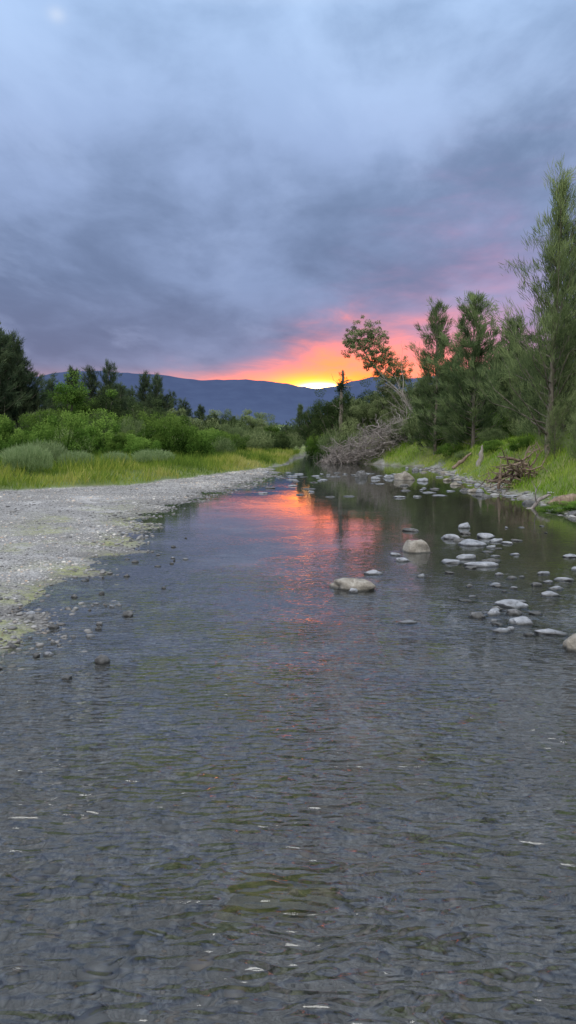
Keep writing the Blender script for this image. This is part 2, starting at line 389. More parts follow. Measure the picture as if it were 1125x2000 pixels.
Vn = V0r.copy(); d = np.array([mn.noise(Vector(v)*1.3)*.3+mn.noise(Vector(v)*3)*.16+mn.noise(Vector(v)*7)*.06 for v in Vn]); Vn = Vn*(1+d[:, None])*np.array([.25, .16, .125]); Vn[:, 2] -= .15
sr.data.vertices.foreach_set('co', Vn.astype(np.float32).ravel()); sr.data.update()

# ------------------------------------------------------------------ foliage materials
def leafmat(name, stops, trans=.3, jitter=.35):
    m_, t = newmat(name)
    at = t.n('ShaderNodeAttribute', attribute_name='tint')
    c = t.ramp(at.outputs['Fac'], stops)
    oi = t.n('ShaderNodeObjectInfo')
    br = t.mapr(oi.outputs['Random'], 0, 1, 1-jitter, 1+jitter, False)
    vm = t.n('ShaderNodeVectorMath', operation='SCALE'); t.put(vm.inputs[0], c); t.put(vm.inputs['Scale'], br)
    d = t.n('ShaderNodeBsdfDiffuse'); t.put(d.inputs[0], vm.outputs[0])
    tl = t.n('ShaderNodeBsdfTranslucent'); t.put(tl.inputs[0], vm.outputs[0])
    ms = t.n('ShaderNodeMixShader'); ms.inputs[0].default_value = trans; t.put(ms.inputs[1], d.outputs[0]); t.put(ms.inputs[2], tl.outputs[0])
    o_ = t.n('ShaderNodeOutputMaterial'); t.put(o_.inputs[0], ms.outputs[0])
    return m_
def barkmat(name, a, b_):
    m_, t = newmat(name)
    co = t.n('ShaderNodeTexCoord').outputs['Object']
    c = t.mix(t.mapr(t.noise(t.mapping(co, (1, 1, .25)), 12, 6, .65), .35, .65), a, b_)
    bp = t.n('ShaderNodeBump'); bp.inputs['Strength'].default_value = .6; bp.inputs['Distance'].default_value = .03
    t.put(bp.inputs['Height'], t.noise(t.mapping(co, (1, 1, .2)), 25, 5, .6))
    b = t.n('ShaderNodeBsdfPrincipled'); t.put(b.inputs['Base Color'], c); b.inputs['Roughness'].default_value = .9; t.put(b.inputs['Normal'], bp.outputs[0])
    o_ = t.n('ShaderNodeOutputMaterial'); t.put(o_.inputs[0], b.outputs[0])
    return m_
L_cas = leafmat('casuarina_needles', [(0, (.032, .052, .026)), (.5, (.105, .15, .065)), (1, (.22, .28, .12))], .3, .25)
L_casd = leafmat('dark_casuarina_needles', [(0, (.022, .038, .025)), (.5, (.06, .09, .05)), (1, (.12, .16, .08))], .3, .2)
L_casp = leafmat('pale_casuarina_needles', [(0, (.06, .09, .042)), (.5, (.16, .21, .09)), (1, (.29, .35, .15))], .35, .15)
L_dark = leafmat('dark_leaves', [(0, (.015, .028, .014)), (.5, (.05, .08, .03)), (1, (.11, .15, .055))], .25, .25)
L_green = leafmat('bright_leaves', [(0, (.02, .045, .01)), (.5, (.085, .17, .03)), (1, (.2, .31, .065))], .3, .35)
L_gum = leafmat('gum_leaves', [(0, (.055, .08, .035)), (.5, (.16, .21, .09)), (1, (.29, .34, .16))], .08, .12)
L_pale = leafmat('pale_herb', [(0, (.08, .13, .05)), (.5, (.18, .26, .11)), (1, (.31, .38, .19))], .35, .15)
L_grass = leafmat('grass_blades', [(0, (.1, .17, .03)), (.35, (.19, .28, .045)), (.65, (.34, .37, .07)), (1, (.48, .44, .16))], .35, 0)
L_grass2 = leafmat('bank_grass_blades', [(0, (.1, .19, .02)), (.5, (.25, .4, .05)), (1, (.42, .48, .12))], .35, 0)
B_cas = barkmat('grey_brown_bark', (.12, .1, .08), (.24, .21, .17))
B_pale = barkmat('pale_bark', (.24, .21, .18), (.38, .345, .31))
B_dead = barkmat('dead_wood', (.19, .165, .15), (.38, .34, .315))
B_brown = barkmat('driftwood', (.15, .1, .075), (.3, .23, .17))

# ------------------------------------------------------------------ tree builders
def casuarina(H, Rm, clear=.12, nb=80, clump=26, needle=.36, wid=.028, up=.75, leaf=L_cas, dens=1.0, pw=.85, lowfull=.5):
    tr = MB(); lf = MB()
    zt = np.linspace(0, 1, 12)
    bend = R.normal(0, .012*H, 2)
    tx = bend[0]*np.sin(zt*3)+.03*R.normal(size=12); ty = bend[1]*np.sin(zt*2.6)
    trunk = np.stack([tx, ty, zt*H*.95], 1); trunk[0, 2] = -.3
    tr.tube(trunk, .011*H*(1-zt*.93)+.012, 7, .5, .05)
    for i in range(nb):
        f = clear+(1-clear)*((i+R.uniform())/nb)**.95*.95
        p0 = np.array([np.interp(f, zt, trunk[:, 0]), np.interp(f, zt, trunk[:, 1]), f*H*.97])
        prof = (1-f)**pw*min(1, lowfull+1.8*(f-clear)/.35)
        L = Rm*prof*R.uniform(.35, 1.5)+.3
        az = i*2.4+R.uniform(-.6, .6)
        e = np.radians(R.uniform(12, 48)+28*f)*up/.75
        h = np.array([math.cos(az), math.sin(az), 0])
        s = np.linspace(0, 1, 5)[:, None]
        pts = p0+h*L*math.cos(e)*s+np.array([0, 0, 1])*(L*math.sin(e)*s**1.35)+R.normal(0, .03*L, (5, 3))*s
        tr.tube(pts, np.linspace(.010*L+.008, .004, 5), 3, .4)
        nc = max(2, int(L*4.6*dens))
        btint = R.normal(0, .17)
        for c in range(nc):
            q = .25+.8*(c+R.uniform())/nc
            pc = np.array([np.interp(min(q, 1), s[:, 0], pts[:, a]) for a in range(3)])+R.normal(0, .05+.05*L, 3)
            n = int(clump*R.uniform(.5, 1.3))
            bd = unit(pts[-1]-pts[1])
            main = bd*1.0+R.normal(0, .3, 3)+np.array([0, 0, R.uniform(-.2, .9)])
            P = pc+R.normal(0, .075, (n, 3))+unit(main)*R.uniform(-.1, .2, (n, 1))
            D = main+R.normal(0, .33, (n, 3))
            V, F = strips(P, D, needle*R.uniform(.6, 1.4, n), wid)
            rel = np.clip(.2+.5*q+btint+R.normal(0, .12)+.25*(f-.5), 0, 1)  # light and dark structure painted by tint: branch tips and treetop lighter
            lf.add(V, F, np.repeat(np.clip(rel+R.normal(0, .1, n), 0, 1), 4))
    n = 90
    P = trunk[-1]+R.normal(0, .035, (n, 3))+np.array([0, 0, -1])*R.uniform(0, .9, (n, 1)); D = np.array([0, 0, 1])+R.normal(0, .22, (n, 3))
    V, F = strips(P, D, needle, wid); lf.add(V, F, .6)
    return tr.mesh('trunk', B_cas, True), lf.mesh('crown', leaf)

def leafball(lf, c, r, n, leaf=.13, w=.05, tb=.5, flat=.75, droop=0.0):
    d = unit(R.normal(size=(n, 3))); rr = r*R.uniform(.25, 1, n)**.6
    off = d*rr[:, None]; off[:, 2] *= flat
    P = c+off; D = d*.6+R.normal(0, .7, (n, 3))+np.array([0, 0, -droop])
    V, F = strips(P, D, leaf*R.uniform(.6, 1.3, n), w)
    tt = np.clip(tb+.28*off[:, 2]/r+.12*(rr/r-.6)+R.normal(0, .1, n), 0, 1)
    lf.add(V, F, np.repeat(tt, 4))

def broadleaf(H, W, clear=.25, nl=9, leaf=L_green, bark=B_cas, lsz=.15, dens=1.0):
    tr = MB(); lf = MB()
    tr.tube([(0, 0, -.3), (.03*H, 0, H*.2), (.0, .03*H, H*.45), (.02*H, 0, H*.7)], [.028*H, .022*H, .016*H, .008*H], 7, .5, .05)
    for i in range(nl):
        az = i*2.4+R.uniform(-.4, .4); f = R.uniform(clear, .62)
        L = W*.5*R.uniform(.6, 1.0)
        top = H*R.uniform(.62, .9) if i > nl*.35 else H*R.uniform(clear+.1, .6)
        p0 = np.array([.01*H, 0, f*H*.8]); p1 = np.array([math.cos(az)*L, math.sin(az)*L, max(top, f*H*.8+.2)])
        pm = (p0+p1)/2+np.array([0, 0, -.05*H])+R.normal(0, .04*H, 3)
        tr.tube([p0, pm, p1], [.011*H, .007*H, .003*H], 4, .4)
        for c in range(6):
            g = R.uniform(.35, 1.05); pc = p0*(1-g)+p1*g+R.normal(0, .09*H, 3)
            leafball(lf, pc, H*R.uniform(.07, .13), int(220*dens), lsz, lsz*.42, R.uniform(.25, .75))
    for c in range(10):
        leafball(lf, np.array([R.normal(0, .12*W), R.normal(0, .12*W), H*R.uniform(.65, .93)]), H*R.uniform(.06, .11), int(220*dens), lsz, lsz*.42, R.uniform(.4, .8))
    return tr.mesh('trunk', bark, True), lf.mesh('crown', leaf)

def shrub(H, W, leaf=L_green, lsz=.11, n=46, per=180, wisp=0.0, wf=.4, br=(.1, .2)):
    lf = MB()
    for i in range(8):
        az = R.uniform(0, 6.28); r = W*.4*R.uniform(.2, 1)
        lf.tube([(0, 0, -.1), (math.cos(az)*r*.5, math.sin(az)*r*.5, H*.4), (math.cos(az)*r, math.sin(az)*r, H*.8)], [.03, .02, .006], 3, .15)
    for i in range(n):
        az = R.uniform(0, 6.28); el = R.uniform(0, 1)**.8
        rr = R.uniform(.5, 1.08)
        z = H*(.1+.8*el*rr); r = W*.5*rr*math.sqrt(max(.05, 1-(el*rr)**2.2))*R.uniform(.7, 1.15)
        c = np.array([math.cos(az)*r, math.sin(az)*r, z])
        leafball(lf, c, H*R.uniform(*br), per, lsz, lsz*wf, np.clip(.1+.65*el+R.normal(0, .16), 0, 1), .85)  # shading put into the tint: bush bottoms darker, tops lighter
    if wisp:
        m = int(1400*wisp); az = R.uniform(0, 6.28, m); r = W*.5*np.sqrt(R.uniform(0, 1, m))
        P = np.stack([np.cos(az)*r, np.sin(az)*r, H*R.uniform(.3, .9, m)*np.sqrt(1-(r/W*1.7)**2*.8)], 1)
        D = np.stack([np.cos(az)*.35, np.sin(az)*.35, np.ones(m)], 1)+R.normal(0, .3, (m, 3))
        V, F = strips(P, D, H*.22*R.uniform(.5, 1.4, m), .02); lf.add(V, F, np.repeat(R.uniform(.4, 1, m), 4))
    return lf.mesh('shrub', leaf)

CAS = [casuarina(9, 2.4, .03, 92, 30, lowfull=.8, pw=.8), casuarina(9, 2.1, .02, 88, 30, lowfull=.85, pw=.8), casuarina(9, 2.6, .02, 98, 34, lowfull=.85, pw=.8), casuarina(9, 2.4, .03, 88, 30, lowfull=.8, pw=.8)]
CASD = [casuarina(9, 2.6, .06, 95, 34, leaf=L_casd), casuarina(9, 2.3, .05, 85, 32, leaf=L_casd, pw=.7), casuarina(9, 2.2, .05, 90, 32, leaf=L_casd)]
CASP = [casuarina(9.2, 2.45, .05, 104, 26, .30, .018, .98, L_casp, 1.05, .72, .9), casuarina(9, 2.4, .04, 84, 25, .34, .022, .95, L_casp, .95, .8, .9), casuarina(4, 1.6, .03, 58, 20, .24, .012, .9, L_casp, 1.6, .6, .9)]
BRD = [broadleaf(6, 4.6), broadleaf(6, 5, .2, 11, L_dark), broadleaf(7, 4.4, .3, 8, L_gum, B_pale), broadleaf(7, 5.5, .15, 12, L_dark, B_cas, .16, 1.1), broadleaf(6, 5, .2, 11, L_gum)]
SHR = [shrub(2.4, 3.4), shrub(2.4, 3.0, L_green, .1), shrub(2.2, 3.6, L_green, .12)]
SHD = [shrub(2.4, 3.4, L_dark), shrub(2.4, 3.2, L_cas, .14, 46, 160, .6, .22), shrub(2.4, 3.4, L_gum, .12, 46, 160, .3, .3)]
SHP = [shrub(1.5, 2.4, L_pale, .1, 26, 120, 1.8, .25), shrub(1.4, 2.2, L_pale, .1, 22, 120, 2.0, .25)]

def tree(pair, name, x, y, H, H0, label, group=None, wide=1.0):
    z = float(height(x, y)); s = (H-z)/H0 if H-z > 1 else H/H0
    e = bpy.data.objects.new(name, None); col.objects.link(e)
    e.location = (x, y, z-.03); e.rotation_euler = (random.uniform(-.03, .03), random.uniform(-.03, .03), random.uniform(0, 6.28)); e.scale = (s*wide, s*wide, s)
    e['label'] = label; e['category'] = 'tree'
    if group: e['group'] = group
    obj('trunk', pair[0], e); obj('crown', pair[1], e)
    return e
GL, GR = 'trees along the valley', 'trees on the river bank'
lab_c = 'feathery dark green casuarina on the river flat'
for x, y, H, w in [(-20.3, 52, 10.2, 1.2), (-22.4, 51, 10.8, 1.2), (-19.4, 53, 9.2, 1.1), (-18.6, 52, 7.6, 1.1), (-21.6, 57, 9.9, 1.3), (-17.9, 53, 5.4, 1.2), (-24.5, 50, 10, 1.2), (-27, 52, 9, 1.2), (-23, 45, 8, 1.2)]:
    tree(random.choice(CASD[:2]), 'casuarina_tree', x, y, H, 9, 'tall dense dark casuarina beside green bushes', GL, w)
for x, y, H, w in [(-21.6, 75, 9.0, 1.1), (-19.2, 72, 8.8, 1.05), (-17.4, 72, 9.1, 1.0), (-15.8, 70, 7.0, 1.2), (-16.6, 74, 7.2, 1.2), (-14.8, 78, 8.8, 1.0), (-13.3, 76, 8.4, 1.0), (-12.2, 77, 6.6, 1.1), (-11.2, 80, 6.0, 1.2), (-10.6, 90, 5.9, 1.2), (-18.2, 76, 7.2, 1.3), (-14.0, 82, 6.8, 1.3), (-23.5, 74, 7.8, 1.3), (-20, 80, 7.2, 1.4), (-12.2, 88, 5.6, 1.4), (-9.2, 95, 5.0, 1.2),
                   (1.6, 100, 6.6, .9), (2.6, 104, 5.9, 1.0), (-25.5, 80, 7, 1.5), (-28, 78, 8, 1.5), (-31, 84, 8.5, 1.5), (-17, 80, 7.2, 1.3), (-15.3, 84, 6.6, 1.3), (-7.4, 100, 5.0, 1.0)]:
    tree(random.choice(CASD+CAS[3:]), 'casuarina_tree', x, y, H, 9, lab_c, GL, w)
for x, y, H, k, w in [(-17.4, 60, 6.6, 0, 1.1), (-15.2, 61, 5.2, 1, 1.1), (-9.3, 100, 6.0, 2, 1), (-6.6, 95, 4.8, 1, 1.0), (-6.0, 112, 6.4, 4, .9), (-4.2, 122, 6.4, 2, 1.0), (-1.9, 100, 3.8, 0, 1.0), (-3.4, 110, 4.4, 4, 1.0), (-8, 105, 4.8, 3, 1.0), (-12.5, 66, 5.0, 1, 1.1), (0.1, 108, 4.0, 3, 1.1), (-19.4, 64, 5.8, 3, 1), (-10.8, 72, 4.8, 4, 1.1), (-13.8, 70, 5.4, 3, 1), (-17.9, 67, 6.0, 1, 1), (-8.8, 88, 4.8, 3, 1.1)]:
    tree(BRD[k], 'leafy_tree', x, y, H, [6, 6, 7, 7, 6][k], ['rounded bright green leafy tree', 'dark rounded leafy tree', 'small gum tree with open crown', 'dark spreading leafy tree', 'olive green leafy tree'][k]+' on the river flat', GL, w)
def shr(ms, x, y, H, W, H0, W0, label, grp='bushes on the river flat'):
    z = float(height(x, y))
    obj('bush', random.choice(ms), None, (x, y, z-.05), (0, 0, random.uniform(0, 6.28)), (W/W0, W/W0, H/H0), label=label, category='bush', group=grp)
for x, y, H, W in [(-16.5, 42, 2.7, 3.4), (-14.3, 43, 3.3, 3.4), (-12.5, 40, 2.1, 3.0), (-18.5, 45, 3.3, 3.6), (-10, 33, 2.5, 2.7), (-11, 44, 2.9, 2.8), (-9.0, 42, 1.9, 2.8), (-8, 40, 1.6, 2.2), (-6.4, 40, 2.8, 3.3), (-5.2, 44, 2.2, 2.6), (-5.0, 50, 2.0, 2.8), (-4.4, 60, 2.1, 3), (-7.4, 47, 2.9, 3), (-10.2, 50, 3.3, 3.4), (-13, 50, 3.6, 4), (-20.5, 43, 2.9, 4), (-6.0, 56, 2.3, 3), (-16, 54, 3.4, 4), (-7.2, 38.0, 1.5, 2.0), (-12.8, 36, 1.7, 2.0), (-15.6, 38, 2.4, 2.4)]:
    shr(SHR, x, y, H, W, 2.4, 3.3, 'bright green leafy bush behind tall grass')
for x, y, H, W in [(-2.8, 66, 2.1, 3), (-1.0, 76, 2.2, 3), (-9.5, 60, 3.3, 4), (-7.5, 68, 2.7, 4), (-5.5, 75, 3.0, 4), (-3.2, 82, 2.4, 4), (-11.5, 58, 3.4, 4), (-1.4, 88, 2.2, 4), (.4, 92, 2.3, 3), (-8.8, 80, 3.4, 5), (-14.5, 62, 3.6, 4), (-6.8, 88, 3.0, 4), (-4.2, 94, 2.6, 4), (-9.8, 46.5, 2.6, 2.6), (-15.2, 46, 3.0, 3), (-8.3, 52, 2.5, 3), (-11.8, 47, 2.9, 3), (-11.2, 38, 1.8, 2.2), (-4.2, 47, 1.5, 1.8)]:
    shr(SHD, x, y, H, W, 2.4, 3.3, 'dark green bush on the river flat')
for x, y in [(-8.8, 25), (-10.2, 24.2), (-8.0, 28), (-9.4, 28.5), (-11.4, 26), (-7.0, 30), (-12.6, 24), (-11, 30.5), (-6.0, 33)]:
    shr(SHP, x, y, random.uniform(.7, 1.3) if x < -7 else .8, random.uniform(1.2, 2.1), 1.5, 2.4, 'pale grey green feathery herb clump in grass', 'pale herb clumps in the grass')

# right bank
BK = 'casuarina behind other bank trees'
for x, y, H, w, st, lb in [(8.9, 45, 10.0, .95, CAS[1], 'slender open casuarina on the grassy bank'), (10.0, 40, 9.5, 1.05, CAS[2], 'dense dark casuarina on the grassy bank'), (10.9, 48, 7.8, 1.0, CAS[0], BK),
        (13.4, 44, 9.0, 1.15, CAS[3], 'broad dark casuarina on the river bank'), (11.05, 28.4, 9.7, 1.0, CASD[2], 'tall dark casuarina beside a pale feathery one'),
        (13.9, 34, 8.4, 1.1, CAS[1], BK), (15, 30, 10, 1.3, CASD[0], BK), (9.3, 53, 6.0, 1.2, CAS[0], BK), (15.5, 50, 8.0, 1.4, CAS[0], BK), (11.9, 56, 6.8, 1.3, CAS[2], BK), (11.8, 38, 6.2, 1.0, CASP[1], 'open feathery casuarina on the grassy bank'), (14, 56, 7.6, 1.4, CAS[3], BK), (12.2, 43, 7.0, 1.1, CAS[2], BK), (12.3, 26.5, 9.0, 1.2, CASD[1], 'tall dark casuarina beside a pale feathery one')]:
    tree(st, 'casuarina_tree', x, y, H, 9, lb, GR, w)
tree(CASP[0], 'casuarina_tree', 8.75, 25, 10.4, 9.2, 'tall pale feathery casuarina with thin open crown', GR, .98)
tree(CASP[1], 'casuarina_tree', 9.8, 26.5, 6.4, 9, 'pale feathery casuarina beside the tallest tree', GR, 1.0)
tree(CASP[1], 'casuarina_tree', 10.5, 31, 5.6, 9, 'open feathery casuarina on the grassy bank', GR, .95)
for x, y, H, k, w in [(2.7, 68, 5.0, 3, .8), (3.9, 64, 5.6, 1, .8), (5.2, 62, 5.9, 3, .8), (6.4, 64, 5.4, 1, .9), (7.6, 60, 5.0, 2, .9), (9.2, 62, 6.0, 4, 1), (4.4, 72, 6, 3, 1), (8.6, 70, 6.8, 1, 1), (12, 64, 7.4, 4, 1.1), (16, 62, 8.4, 3, 1.2), (13.2, 50, 7.0, 3, 1), (3.6, 84, 4.8, 1, 1), (6.4, 84, 5.5, 3, 1), (6.6, 57.5, 5.2, 4, .9), (8.0, 57, 5.5, 2, 1.0), (10.2, 58, 6.2, 1, 1.0), (17, 52, 8.4, 1, 1.1), (5.4, 58, 5.0, 4, .8), (9.0, 55, 5.0, 4, .9)]:
    tree(BRD[k], 'leafy_tree', x, y, H, [6, 6, 7, 7, 6][k], 'dark leafy tree crowding the river bend' if k in (1, 3) else 'olive leafy tree above the fallen tree', GR, w)
for x, y, H, w in [(8.0, 20.4, 2.4, .9), (8.8, 21.4, 3.4, .9), (9.5, 23.3, 3.9, .95), (10.4, 24.5, 4.6, 1.0), (8.5, 23.6, 2.6, .9), (9.3, 19.2, 3.6, 1.0), (11, 22, 5.0, 1.1), (8.3, 18.8, 2.4, 1.0), (7.7, 18.4, 1.7, 1.0), (9.6, 43, 3.0, 1.2)]:
    tree(CASP[2], 'casuarina_sapling', x, y, H, 4, 'pale drooping casuarina sapling over the bank', 'feathery saplings on the bank', w)
for x, y, H, W in [(9.0, 49, 2, 3), (10.5, 44, 1.5, 2.4), (11.8, 41, 1.8, 2.8), (12.4, 37, 1.5, 2.6), (9.8, 52, 2.6, 3.4), (13, 33, 2, 3), (11.4, 34, 1.2, 2.0), (8.5, 56, 2.6, 3.2), (7.0, 58, 2.6, 3), (2.6, 63, 2.4, 2.4), (3.7, 60, 2.6, 2.6), (14.5, 38, 2.4, 3.4), (4.8, 57, 2.8, 2.8), (2.9, 74, 2.4, 2.6), (9.4, 46, 1.5, 2.2), (10.2, 37, .9, 1.6), (8.9, 37.5, .6, 1.2), (9.4, 34, .7, 1.3), (9.1, 29, .7, 1.3), (9.2, 41.5, .9, 1.6), (7.6, 50.6, 1.6, 1.6), (8.6, 50.2, 2.0, 1.8), (10.4, 50.4, 2.2, 2.2)]:
    shr(SHD[1:]+SHR[:2], x, y, H, W, 2.4, 3.3, 'green bush on the grassy river bank', 'bushes on the river bank')
for x, y in [(6.5, 15.9), (6.9, 16.6), (6.4, 16.9), (6.1, 16.3)]:
    shr(SHR, x, y, .28, .9, 2.4, 3.3, 'low bright green water plants at the shore', 'water plants at the shore')

# leaning gum
def wob(p, s=.08):
    p = np.asarray(p, float); q = p.copy(); q[1:-1] += R.normal(0, s, q[1:-1].shape); return q
def densify(p, n=10):
    p = np.asarray(p, float); t0 = np.linspace(0, 1, len(p)); t1 = np.linspace(0, 1, n)
    return np.stack([np.interp(t1, t0, p[:, a]) for a in range(3)], 1)
gx, gy = 9.0, 56.0; gz = float(height(gx, gy))
tr = MB(); lf = MB(); O = np.array([gx, gy, gz])
main = np.array([(9.0, 56, gz-.2), (8.6, 56, 3.4), (8.0, 56, 4.8), (7.1, 56.1, 6.2), (6.2, 56, 7.4), (5.6, 56, 8.5), (5.7, 56, 9.3)])-O
tr.tube(wob(densify(main, 12), .05), np.linspace(.12, .02, 12), 7, .5, .06)
limbs = [[(7.1, 56.1, 6.2), (7.3, 56, 6.9), (7.55, 56.2, 7.6)], [(6.2, 56, 7.4), (5.5, 55.8, 7.8), (5.0, 55.7, 8.2)], [(5.8, 56, 8.1), (6.2, 56, 8.8), (6.5, 56.1, 9.3)], [(6.2, 56, 7.4), (6.6, 55.7, 7.9), (6.9, 55.6, 8.1)], [(8.0, 56, 4.8), (7.6, 56, 5.6), (6.8, 55.8, 5.9)], [(7.55, 56.1, 7.2), (8.0, 56, 7.2), (8.2, 56.2, 7)]]
for l in limbs: tr.tube(wob(densify(np.array(l)-O, 6), .05), np.linspace(.045, .012, 6), 4, .5)
for c, r in [((5.75, 56, 9.6), .9), ((5.2, 56, 9.3), .8), ((6.3, 56, 9.5), .8), ((4.9, 55.7, 8.4), .75), ((5.4, 56, 8.7), .8), ((6.5, 56, 9.0), .8), ((7.5, 56, 7.7), .85), ((7.9, 56, 7.2), .8), ((7.1, 56, 7.0), .75), ((6.9, 55.6, 8.1), .6), ((6.9, 56, 6.2), .75), ((8.3, 56.2, 6.6), .75), ((4.7, 55.7, 8.9), .6), ((6.1, 55.8, 8.1), .8), ((7.6, 55.8, 5.9), .8), ((8.6, 56, 6.0), .8), ((6.2, 55.8, 7.3), .6), ((8.6, 56, 5.2), .9), ((7.4, 56, 5.2), .8), ((8.1, 56, 6.2), .7)]:
    for q in range(22):
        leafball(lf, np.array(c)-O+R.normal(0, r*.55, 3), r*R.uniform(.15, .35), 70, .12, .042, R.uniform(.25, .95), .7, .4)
e = bpy.data.objects.new('gum_tree', None); col.objects.link(e); e.location = O
e['label'] = 'leaning pale barked gum tree above the brush pile'; e['category'] = 'tree'
obj('trunk', tr.mesh('trunk', B_pale, True), e); obj('crown', lf.mesh('crown', L_gum), e)

def twiggy(mb, p0, d, L, r, depth, k=4, spread=.5, curl=.16):
    n = 5; pts = [np.array(p0, float)]; dd = unit(np.array(d, float))
    for i in range(n-1):
        dd = unit(dd+R.normal(0, curl, 3)); pts.append(pts[-1]+dd*L/(n-1))
    mb.tube(pts, np.linspace(r, r*.35, n), k, R.uniform(.2, .8))
    if depth > 0:
        for i in range(3 if depth > 1 else 4):
            j = random.randint(1, n-1)
            twiggy(mb, pts[j], dd+R.normal(0, spread, 3), L*R.uniform(.4, .65), r*.5, depth-1, 3, spread, curl)
# pale dead tree beside the gum
dx, dy = 9.4, 54.0; dz = float(height(dx, dy))
mb = MB(); mb.tube(wob([(0, 0, -.2), (-.3, 0, 1.2), (-.7, 0, 2.4), (-1.2, 0, 3.4)], .05), [.13, .1, .07, .04], 6, .5, .05)
br = MB()
for q in range(12):
    f = R.uniform(.3, 1); twiggy(br, (-1.2*f, 0, 3.4*f), (R.uniform(-1.3, .4), R.uniform(-.4, .4), R.uniform(.0, 1.0)), R.uniform(1.4, 2.4), .035, 2, 4, .45)
e = bpy.data.objects.new('dead_tree', None); col.objects.link(e); e.location = (dx, dy, dz)
e['label'] = 'bleached leafless dead tree leaning over the brush pile'; e['category'] = 'dead tree'
obj('trunk', mb.mesh('trunk', B_pale, True), e); obj('branches', br.mesh('branches', B_pale), e)

# dead snag with creeper
sx_, sy_ = 4.1, 57.5; sz_ = float(height(sx_, sy_))
mb = MB(); mb.tube(wob(densify([(0, 0, -.2), (-.05, 0, 3), (.02, 0, 5), (.1, 0, 6.8)], 10), .04), np.linspace(.2, .09, 10), 7, .5, .12)
br = MB()
for q in range(5): twiggy(br, (.05, 0, R.uniform(3.5, 6)), (R.choice([-1, 1]), R.normal(0, .3), .6), R.uniform(.5, 1.1), .04, 1)
vn = MB()
for q in range(34):
    z_ = R.uniform(1.4, 6.9); leafball(vn, np.array([R.normal(.02, .14+.05*(6.9-z_)), R.normal(0, .12), z_]), R.uniform(.15, .34), 90, .12, .05, R.uniform(.2, .6), 1.1)
e = bpy.data.objects.new('dead_tree', None); col.objects.link(e); e.location = (sx_, sy_, sz_)
e['label'] = 'upright broken tree trunk draped with creeper'; e['category'] = 'dead tree'
obj('trunk', mb.mesh('trunk', B_cas, True), e); obj('branches', br.mesh('branches', B_dead), e); obj('creeper', vn.mesh('creeper', L_dark), e)

# fallen trees / brush pile
px, py = 6.3, 51.3
mb = MB(); mb.tube(wob(densify([(3.6, 1.2, .9), (1.5, .6, 1.1), (-1, 0, .7), (-3.2, -.4, .25)], 10), .07), np.linspace(.32, .1, 10), 7, .5, .08)
mb.tube(wob(densify([(4.2, -.6, .6), (2, -.5, 1.6), (.2, -.8, 1.3), (-1.6, -1.0, .4)], 10), .07), np.linspace(.22, .06, 10), 6, .5, .08)
br = MB()
hx, hz = [-3.8, -2.8, -1.2, .0, .8, 2.0, 3.2, 4.6], [.5, 1.3, 1.9, 3.1, 2.5, 4.0, 3.4, 2.8]
for q in range(330):
    x = R.uniform(-3.6, 4.3); hmax = np.interp(x, hx, hz)
    p0 = (x, R.uniform(-1.6, 1.2), hmax*R.uniform(.05, .85))
    d = (R.normal(-.3, 1), R.normal(-.3, .7), R.normal(.1, .7))
    twiggy(br, p0, d, R.uniform(.6, 1.7), R.uniform(.02, .05), 2, 4, .9, .42)
n = 7000
x = R.uniform(-3.8, 4.6, n); hm = np.interp(x, hx, hz)*(.7+.5*vnoise(x, 0*x, 1.7, 5))
P = np.stack([x, R.normal(-.2, .7, n), hm*R.uniform(0, .9, n)**.8], 1)
D = R.normal(0, 1, (n, 3))*np.array([1, .6, .7])
V, F = strips(P, D, R.uniform(.2, .6, n), .028); br.add(V, F, np.repeat(R.uniform(0, 1, n), 4))
tm, bm_ = mb.mesh('trunk', B_dead, True), br.mesh('branches', B_dead)
for loc, rz, sc, lb in [((px, py, .02), 0, (1, 1, 1), 'tangled heap of fallen dead tree at the water'), ((9.3, 50.8, .9), .4, (.55, .6, .62), 'smaller fallen dead tree lying up the bank')]:
    e = bpy.data.objects.new('fallen_tree', None); col.objects.link(e); e.location = loc; e.rotation_euler = (0, 0, rz); e.scale = sc
    e['label'] = lb; e['category'] = 'fallen tree'; e['group'] = 'fallen dead trees at the river bend'
    obj('trunk', tm, e); obj('branches', bm_, e)

# driftwood
def log(name, x, y, pts, rad, label, mat=B_brown, extra=(), cat='driftwood'):
    mb = MB(); z = float(height(x, y)); mb.tube(wob(densify(pts, 9), .02), np.interp(np.linspace(0, 1, 9), np.linspace(0, 1, len(rad)), rad), 7, .5, .1)
    for a in extra: twiggy(mb, *a)
    obj(name, mb.mesh(name, mat, True), None, (x, y, max(z, 0)), label=label, category=cat)
log('driftwood_log', 6.5, 17.6, [(-.3, 0, .1), (.2, .1, .14), (.7, .2, .3)], [.02, .15, .17, .12, .02], 'short weathered log lying at the shore')
log('driftwood_branch', 5.9, 17.4, [(-.35, 0, -.05), (-.1, 0, .05), (.15, .1, .28), (.35, .15, .3)], [.03, .04, .04, .015], 'bent bare branch standing in the water', B_dead, [((0, 0, .1), (-.5, 0, .5), .5, .02, 1)])
log('driftwood_log', 8.6, 33, [(-.1, 0, -.1), (0, 0, .5), (.05, 0, .9)], [.12, .1, .02], 'pale broken stump on the grassy bank', B_pale)
log('driftwood_log', 8.5, 36, [(-.5, 0, .0), (0, 0, .35), (.4, 0, .75)], [.08, .1, .03], 'leaning broken log on the grassy bank', B_brown)
mb = MB()
for q in range(38):
    twiggy(mb, R.normal(0, .2, 3)+np.array([.1, 0, .35]), (R.normal(-.2, 1), R.normal(0, .6), R.normal(.0, .6)), R.uniform(.5, 1.2), R.uniform(.025, .055), 1, 5, .5, .3)
mb.tube([(-.55, 0, -.1), (-.5, 0, .3), (-.5, 0, .62)], [.05, .05, .03], 6, .5)
